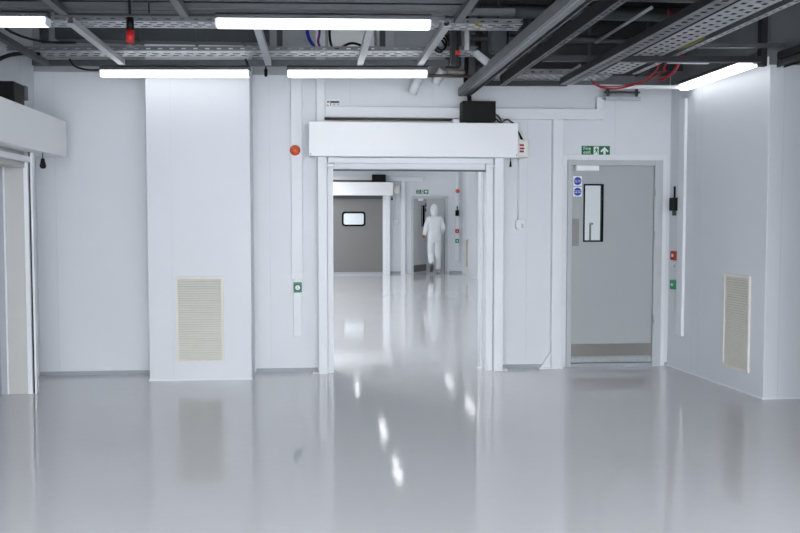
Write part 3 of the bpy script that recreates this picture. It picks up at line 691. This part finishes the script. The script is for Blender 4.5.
tag(MB().tube([(1.18, 6.64, 3.0), (1.2, 6.62, 2.98), (1.22, 6.6, 2.965)], .008).build('earth_cable', YELC), 'short yellow and green earth cable at the near tray end', 'cable')
for (a, b_, r, lab) in (((.965, 8.98, 2.80), (1.035, 8.92, 2.955), .045, 'white tilted pipe stub on the wall under the end of the far light'),
                        ((1.20, 8.98, 2.90), (1.27, 8.92, 3.03), .045, 'second white pipe stub, higher up by the brown pipe')):
    s_ = thing('pipe_stub', lab, 'pipe', (a[0], a[1], a[2]))
    MB().cyl(a, b_, r, 20).build('barrel', TRUNK, s_, 0)
    MB().cyl((a[0], a[1] + .03, a[2] + .05), (a[0] + .02, W, a[2] + .07), .015, 10).build('bracket', TRUNK, s_)
tag(MB().cyl((1.05, 8.85, 2.955), (1.66, 8.85, 2.955), .015, 10).build('brown_pipe', BROWN), 'thin dark brown pipe running level beside the far light end', 'pipe')
tag(MB().cyl((1.31, 8.88, 3.0), (1.48, 8.88, 3.0), .022, 10).build('insulated_pipe', CREAMB), 'short beige lagged pipe above the thin brown pipe', 'pipe')
MBv = MB().box(1.28, 1.42, 8.72, 8.86, 3.03, CZ)
tag(MBv.build('service_riser', DSTEEL), 'dark boxed riser going up above the black motor', 'riser')
tag(MB().tube([(1.55, 9.0, 2.735), (1.54, 9.0, 2.82), (1.5, 8.95, 2.92), (1.5, 8.9, 3.1), (1.5, 8.9, CZ)], .022).build('motor_cable', BLACK), 'thick black cable rising from the motor of the central shutter', 'cable')

# ------------------------------------------------------------------ ceiling services over the right half
t = thing('trunk_beam', 'big grey channel beam running away overhead to above the black motor', 'steel channel', (1.5, 6, 2.78))
MB().channel((1.475, 3.0, 2.78), (1.475, 9.0, 2.78), .085, .075, up=True, t=.008).build('channel', GALVM, t)
MB().box(1.519, 1.54, 3.0, 9.0, 2.80, 2.85).build('side_slot', DSTEEL, t)
MB().box(1.541, 1.552, 3.0, 9.0, 2.775, 2.79).box(1.541, 1.545, 3.0, 9.0, 2.79, 2.85).build('lip_rail', GALV, t)
MB().box(1.462, 1.468, 3.0, 9.0, 2.776, 2.7799).build('ridge', GALVL, t)
def ladder(x0, x1, y0, y1, z, h, label, m=GALV, rows=2, pitch=.06, side=DSTEEL, name='slotted_channel', cat='steel channel', base=None):
    t = thing(name, label, cat, ((x0+x1)/2, (y0+y1)/2, z))
    g = MB(); w = x1 - x0; bw = w / (2*rows + 1)
    for i in range(rows + 1): g.box(x0 + i*2*bw, x0 + i*2*bw + bw, y0, y1, z, z + .003)
    k = int((y1 - y0) / pitch)
    for i in range(k + 1):
        y = y0 + i * (y1 - y0) / k
        for r in range(rows):
            yy = y + (pitch*.5 if r % 2 else 0)
            g.box(x0 + bw + 2*r*bw, x0 + 2*bw + 2*r*bw, yy - pitch*.26, yy + pitch*.26, z, z + .003)
    g.build('slotted_face', base or m, t)
    for x in (x0, x1 - .004): MB().box(x, x + .004, y0, y1, z + .0031, z + h).build('side_flange', side, t)
    return t
ladder(1.70, 1.75, 3.2, 8.25, 2.78, .09, 'narrow slotted channel running away overhead beside the big channel beam', rows=1, pitch=.07)
ladder(2.20, 2.32, 2.8, 8.0, 2.76, .055, 'dark-sided slotted channel running away overhead, third from the black motor', GALVM, rows=1, pitch=.09)
ladder(2.58, 2.82, 2.8, 8.1, 2.88, .06, 'wide bright perforated cable tray running away overhead among the dark channels', GALVL, rows=3, pitch=.11, side=DSTEEL, name='cable_tray', cat='cable tray')
ladder(2.90, 2.95, 2.8, 8.1, 2.88, .09, 'bright slotted rail running away overhead next to the wide tray', GALVL, rows=1, pitch=.09, side=GALVM)
m = MB()
for k in range(7):
    x = 2.6 + .035*k
    m.tube([(x, 2.8, 2.905 + .004*(k % 3)), (x + .015*math.sin(k), 4.5, 2.905), (x - .01, 6.2, 2.906 + .003*(k % 2)), (x + .012, 8.0, 2.905)], .012, 8, 4)
tag(m.build('cable_bundle', BLACK), 'bundle of black cables lying in the wide overhead tray', 'cables', kind='stuff')
tag(MB().tube([(2.87, 6.5, 2.90), (2.875, 6.7, 2.895), (2.87, 6.95, 2.9)], .010).build('earth_cable', YELC), 'yellow and green earth cable beside the wide overhead tray', 'cable')
strut((1.83, 7.19, 2.822), (3.61, 7.075, 2.822), .055, .045, 'dark cross channel level under the wide overhead tray, ending at the side wall', DSTEEL)
t = thing('trapeze_post', 'black hanger post at the side wall corner', 'hanger', (3.68, 7.05, 2.82))
MB().box(3.62, 3.675, 7.10, 7.16, 2.80, CZ).build('post', DSTEEL, t)
strut((3.10, 7.13, 2.94), (3.80, 7.06, 2.94), .04, .035, 'short grey channel fixed high beside the black hanger post', GALV)
t = thing('trunk_beam', 'dark double channel coming forward along the wall beyond the corner', 'steel channel', (3.92, 6.2, 2.82))
MB().channel((3.92, 3.0, 2.83), (3.92, 7.34, 2.83), .07, .055).build('lower_channel', DSTEEL, t)
MB().channel((3.92, 3.0, 2.90), (3.92, 7.34, 2.90), .07, .055, up=True).build('upper_channel', DSTEEL, t)
# along the wall behind
tray((1.72, 8.56), (2.80, 8.46), .36, 2.90, .05, 'short perforated tray high on the wall beyond the big channel beam', rows=4, pitch=.08)
strut((1.60, 8.72, 2.845), (2.45, 8.66, 2.845), .06, .045, 'dark channel under the short wall tray', DSTEEL)
cover('conduit_run', 2.78, 3.60, 8.66, 8.70, 2.83, 2.865, 'white level conduit ending at the side wall light', 'conduit')
cover('conduit_run', 2.98, 3.34, 7.44, 7.48, 2.87, 2.90, 'short white conduit above the dark cross channel', 'conduit')
t = thing('wall_bracket', 'white bracket shelf with dark bolts high on the wall above the grey door', 'bracket', (3.1, 9.0, 2.75))
MB().box(2.94, 3.30, 8.95, 9.14, 2.775, 2.79).box(2.94, 3.30, 8.95, 8.96, 2.75, 2.775).build('shelf', GALVL, t)
for x in (2.96, 3.26): MB().box(x - .012, x + .012, 8.95, 8.975, 2.79, 2.87).build('hanger', DSTEEL, t)
MB().box(2.94, 3.30, 8.97, 9.02, 2.83, 2.845).build('rail', GALV, t)
cable([(3.36, 7.9, 3.3), (3.35, 8.1, 3.0), (3.33, 8.3, 2.90), (3.27, 8.4, 2.87)], .013, REDC, 'red cable dropping onto the white conduit')
cable([(3.02, 7.8, 2.87), (3.03, 8.1, 2.83), (2.95, 8.3, 2.80), (2.85, 8.4, 2.79), (2.7, 8.4, 2.80), (2.6, 8.3, 2.83)], .008, REDC, 'red cable looping below the end of the wide tray')
cable([(3.10, 7.8, 2.87), (3.1, 8.15, 2.85), (3.0, 8.35, 2.825), (2.85, 8.45, 2.815), (2.68, 8.45, 2.825), (2.6, 8.35, 2.86)], .006, REDC, 'second thinner red cable looping behind the first')
for x, lab in ((3.02, 'red cable drop, nearer the tray'), (3.08, 'red cable drop, nearer the side wall')):
    cable([(x + .08, 7.75, 3.4), (x + .05, 7.75, 3.1), (x, 7.8, 2.87)], .008, REDC, 'thin ' + lab)
# pipes and joists high in the void
for k, (y, z, r, x0, x1) in enumerate(((6.6, 3.45, .05, 1.75, 3.75), (7.3, 3.38, .04, 1.75, 3.75), (8.1, 3.42, .06, 1.5, 3.7), (8.7, 3.30, .035, 1.5, 3.68))):
    tag(MB().cyl((x0, y, z), (x1, y, z), r, 14).build('service_pipe', (DUCT, GALV, DUCT, GALV)[k]),
        ('dark pipe crossing high in the void, nearest of the four', 'thin grey pipe crossing high in the void behind the nearest dark one', 'thick dark pipe crossing high in the void', 'thin pipe crossing high in the void closest to the wall')[k], 'pipe', 'pipes in the ceiling void')
for k, y in enumerate((4.6, 5.7, 7.0, 8.3)):
    struct('trim_%d' % (k + 3), MB().box(-2.7, 3.7 if y > 7.3 else 6.5, y, y + .03, CZ - .22, CZ - .05).box(-2.7, 3.7 if y > 7.3 else 6.5, y - .04, y + .07, CZ - .24, CZ - .22), DSTEEL)
for x, y0, y1, z, lab in ((2.62, 6.9, 8.3, 3.2, 'long pale tube light rod hung high between the slotted channels'), (2.50, 8.4, 8.85, 3.0, 'short pale rod hung high beyond the long one')):
    tag(MB().cyl((x, y0, z), (x, y1, z), .014, 10).build('pale_rod', GALVL), lab, 'rod')
t = thing('ceiling_panel', 'grey sheet panel hung under the soffit beside the big channel beam', 'panel', (1.75, 6.2, 3.4))
MB().box(1.55, 2.3, 5.6, 6.5, 3.5, 3.515).build('sheet', GALV, t)
for x in (1.6, 2.25): MB().cyl((x, 6.0, 3.515), (x, 6.0, CZ), .006, 8).build('hanging_rod', DSTEEL, t)
t = thing('ceiling_panel', 'grey sheet panel hung under the soffit above the wide tray', 'panel', (3.1, 5.9, 3.4))
MB().box(2.7, 3.6, 5.3, 6.3, 3.5, 3.515).build('sheet', GALV, t)
for x in (2.75, 3.55): MB().cyl((x, 5.8, 3.515), (x, 5.8, CZ), .006, 8).build('hanging_rod', DSTEEL, t)

# ------------------------------------------------------------------ person walking away through the far door
def skin_obj(name, verts, edges, radii, m, parent, sub=2, root=0):
    me = bpy.data.meshes.new(name); me.from_pydata(verts, edges, []); me.materials.append(m)
    o = bpy.data.objects.new(name, me); C.objects.link(o); o.parent = parent
    md = o.modifiers.new('skin', 'SKIN'); md.use_smooth_shade = True; md.use_x_symmetry = False
    for i, sv in enumerate(me.skin_vertices[0].data):
        r = radii[i]; sv.radius = r if isinstance(r, tuple) else (r, r); sv.use_root = (i == root)
    s = o.modifiers.new('subdivision', 'SUBSURF'); s.levels = sub; s.render_levels = sub
    return o
class SK:
    def __init__(s): s.v = []; s.e = []; s.r = []
    def p(s, co, r, frm=None):
        s.v.append(co); s.r.append(r)
        if frm is not None: s.e.append((frm, len(s.v) - 1))
        return len(s.v) - 1
PR = thing('person', 'person in white hooded coverall walking away through the open far door', 'person', (3.30, FY - .12, 0))
J = dict(pel=(0, 0, 1.0), sp=(0, -.005, 1.17), ch=(0, .02, 1.40), nb=(0, .03, 1.575), nk=(0, .05, 1.65), hd=(0, .06, 1.74), ht=(0, .06, 1.85),
         sL=(-.17, .02, 1.52), eL=(-.235, -.03, 1.25), wL=(-.285, .07, 1.05), sR=(.17, .02, 1.52), eR=(.245, -.04, 1.25), wR=(.20, .16, 1.08),
         hL=(-.09, 0, .93), kL=(-.09, .08, .53), aL=(-.10, -.17, .28), hR=(.09, 0, .93), kR=(.095, .05, .52), aR=(.10, .03, .10))
def hand(b, w, d, side):
    """palm, four fingers and a thumb grown from the wrist joint w along d"""
    d = Vector(d).normalized(); w0 = Vector(b.v[w]); across = Vector((0, 1, 0)); across = (across - d*across.dot(d)).normalized()
    inw = d.cross(across) * side
    pm = b.p(tuple(w0 + d*.05), (.026, .018), w)
    pk = b.p(tuple(w0 + d*.09), (.030, .015), pm)
    for k, ln in enumerate((.068, .078, .072, .058)):
        a = w0 + d*.10 + across*(.03 - .02*k)
        f0 = b.p(tuple(a), .0095, pk); f1 = b.p(tuple(a + d*ln*.55 + inw*.008), .009, f0); b.p(tuple(a + d*ln*.9 + inw*.03), .0075, f1)
    t0 = b.p(tuple(w0 + d*.045 + across*.035), .012, pm); b.p(tuple(w0 + d*.085 + across*.055 + inw*.015), .010, t0)
b = SK()
i = {}
i['pel'] = b.p(J['pel'], (.14, .10))
i['sp'] = b.p(J['sp'], (.125, .09), i['pel']); i['ch'] = b.p(J['ch'], (.155, .11), i['sp']); i['nb'] = b.p(J['nb'], (.075, .07), i['ch'])
i['nk'] = b.p(J['nk'], .052, i['nb']); i['hd'] = b.p(J['hd'], (.07, .085), i['nk']); i['ht'] = b.p(J['ht'], (.062, .078), i['hd'])
nose = b.p((0, .155, 1.755), .010, i['hd'])
for s in 'LR':
    i['s'+s] = b.p(J['s'+s], .062, i['ch']); i['e'+s] = b.p(J['e'+s], .045, i['s'+s]); i['w'+s] = b.p(J['w'+s], .028, i['e'+s])
    i['h'+s] = b.p(J['h'+s], .09, i['pel']); i['k'+s] = b.p(J['k'+s], .058, i['h'+s]); i['a'+s] = b.p(J['a'+s], .042, i['k'+s])
    hand(b, i['w'+s], (.02, .25, -1) if s == 'L' else (-.05, .45, -.9), 1 if s == 'L' else -1)
body = skin_obj('body', b.v, b.e, b.r, SKIN, PR)
b = SK()
i = {}
i['pel'] = b.p(J['pel'], (.20, .155))
i['sp'] = b.p(J['sp'], (.20, .145), i['pel']); i['ch'] = b.p(J['ch'], (.225, .155), i['sp']); i['nb'] = b.p(J['nb'], (.12, .10), i['ch'])
for s in 'LR':
    q = 1 if s == 'R' else -1
    i['s'+s] = b.p((J['s'+s][0] + q*.015, J['s'+s][1], J['s'+s][2] - .01), .098, i['ch']); i['e'+s] = b.p(J['e'+s], .082, i['s'+s])
    i['w'+s] = b.p(tuple(Vector(J['w'+s]) * .97 + Vector(J['e'+s]) * .03), .056, i['e'+s])
    i['h'+s] = b.p(J['h'+s], .128, i['pel']); i['k'+s] = b.p(J['k'+s], .105, i['h'+s])
    i['a'+s] = b.p(tuple(Vector(J['a'+s]) * 1.03 - Vector(J['k'+s]) * .03), .088, i['k'+s])
skin_obj('coverall', b.v, b.e, b.r, SUIT, PR)
# hood: shell round the head, open at the face
bm = bmesh.new(); bmesh.ops.create_uvsphere(bm, u_segments=24, v_segments=16, radius=1)
kill = [f for f in bm.faces if f.calc_center_median().y > .74]
bmesh.ops.delete(bm, geom=kill, context='FACES')
for v in bm.verts:
    z = v.co.z
    k = 1 + (.22 * max(0, -z) ** 1.5)
    v.co = Vector((v.co.x * .112 * k, v.co.y * .135 * k + .045, 1.775 + z * (.165 if z > 0 else .23)))
me = bpy.data.meshes.new('hood'); bm.to_mesh(me); bm.free(); me.materials.append(SUIT)
for p_ in me.polygons: p_.use_smooth = True
o = bpy.data.objects.new('hood', me); C.objects.link(o); o.parent = PR
sd = o.modifiers.new('thickness', 'SOLIDIFY'); sd.thickness = .006
# shoes
def shoe(ax, toe, label, m, sole_up):
    b = SK(); A = Vector(ax); T = Vector(toe); d = (T - A).normalized()
    h = b.p(tuple(A - d*.05), (.05, .05)); k = b.p(tuple(A + (T - A)*.35), (.055, .055), h); t = b.p(tuple(A + (T - A)*.75), (.052, .036), k); b.p(toe, (.042, .026), t)
    o = skin_obj('shoe', b.v, b.e, b.r, m, PR); o['label'] = label
shoe((-.10, -.215, .23), (-.10, -.06, .045), 'dark sole of lifted foot', SHOE, True)
shoe((.11, .02, .055), (.115, .23, .035), 'grey shoe flat on the floor', SHOEL, False)
tag(MB().prism(rrect(2.975, 3.025, 1.0, 1.07, .012), 'y', FY - .09, FY - .06).build('door_grip', RED), 'dark red grip held by the person in the white coverall', 'grip')

# ------------------------------------------------------------------ lamps outside the frame
def area(name, x, y, z, sx, sy, power, col=(.96, .98, 1)):
    l = bpy.data.lights.new(name, 'AREA'); l.shape = 'RECTANGLE'; l.size = sx; l.size_y = sy; l.energy = power; l.color = col
    o = bpy.data.objects.new(name, l); C.objects.link(o); o.location = (x, y, z); return o
for k, y in enumerate((-2.2, -5.4, -8.6)):
    for x, p in ((-1.5, 230), (.4, 300), (1.5, 390)):
        area('row_lamp', x, y, 2.9, 1.45, .1, p)
for y in (11.2, 14.2, 17.2, 20.2, 23.2):
    area('far_row_lamp', -.45, y, 2.9, .3, 1.45, 75)
area('passage_lamp', 3.4, 27.0, 3.2, 1.2, .2, 15)
w = bpy.data.worlds.new('world'); sc.world = w; w.use_nodes = True
w.node_tree.nodes['Background'].inputs[0].default_value = (.6, .65, .7, 1); w.node_tree.nodes['Background'].inputs[1].default_value = .05

# ------------------------------------------------------------------ camera
cam = bpy.data.cameras.new('camera'); co = bpy.data.objects.new('camera', cam); C.objects.link(co)
cam.sensor_width = 36; cam.sensor_fit = 'HORIZONTAL'; cam.lens = 900 / 800 * 36; cam.clip_start = .05; cam.clip_end = 100
th, ph = math.radians(5.387), math.radians(3.1455)
co.location = (0, 0, 1.57); co.rotation_euler = (PI/2 - ph, 0, -th)
sc.camera = co
sc.view_settings.view_transform = 'Standard'; sc.view_settings.look = 'None'; sc.view_settings.gamma = 1; sc.view_settings.use_curve_mapping = False
sc.view_settings.exposure = 0.07
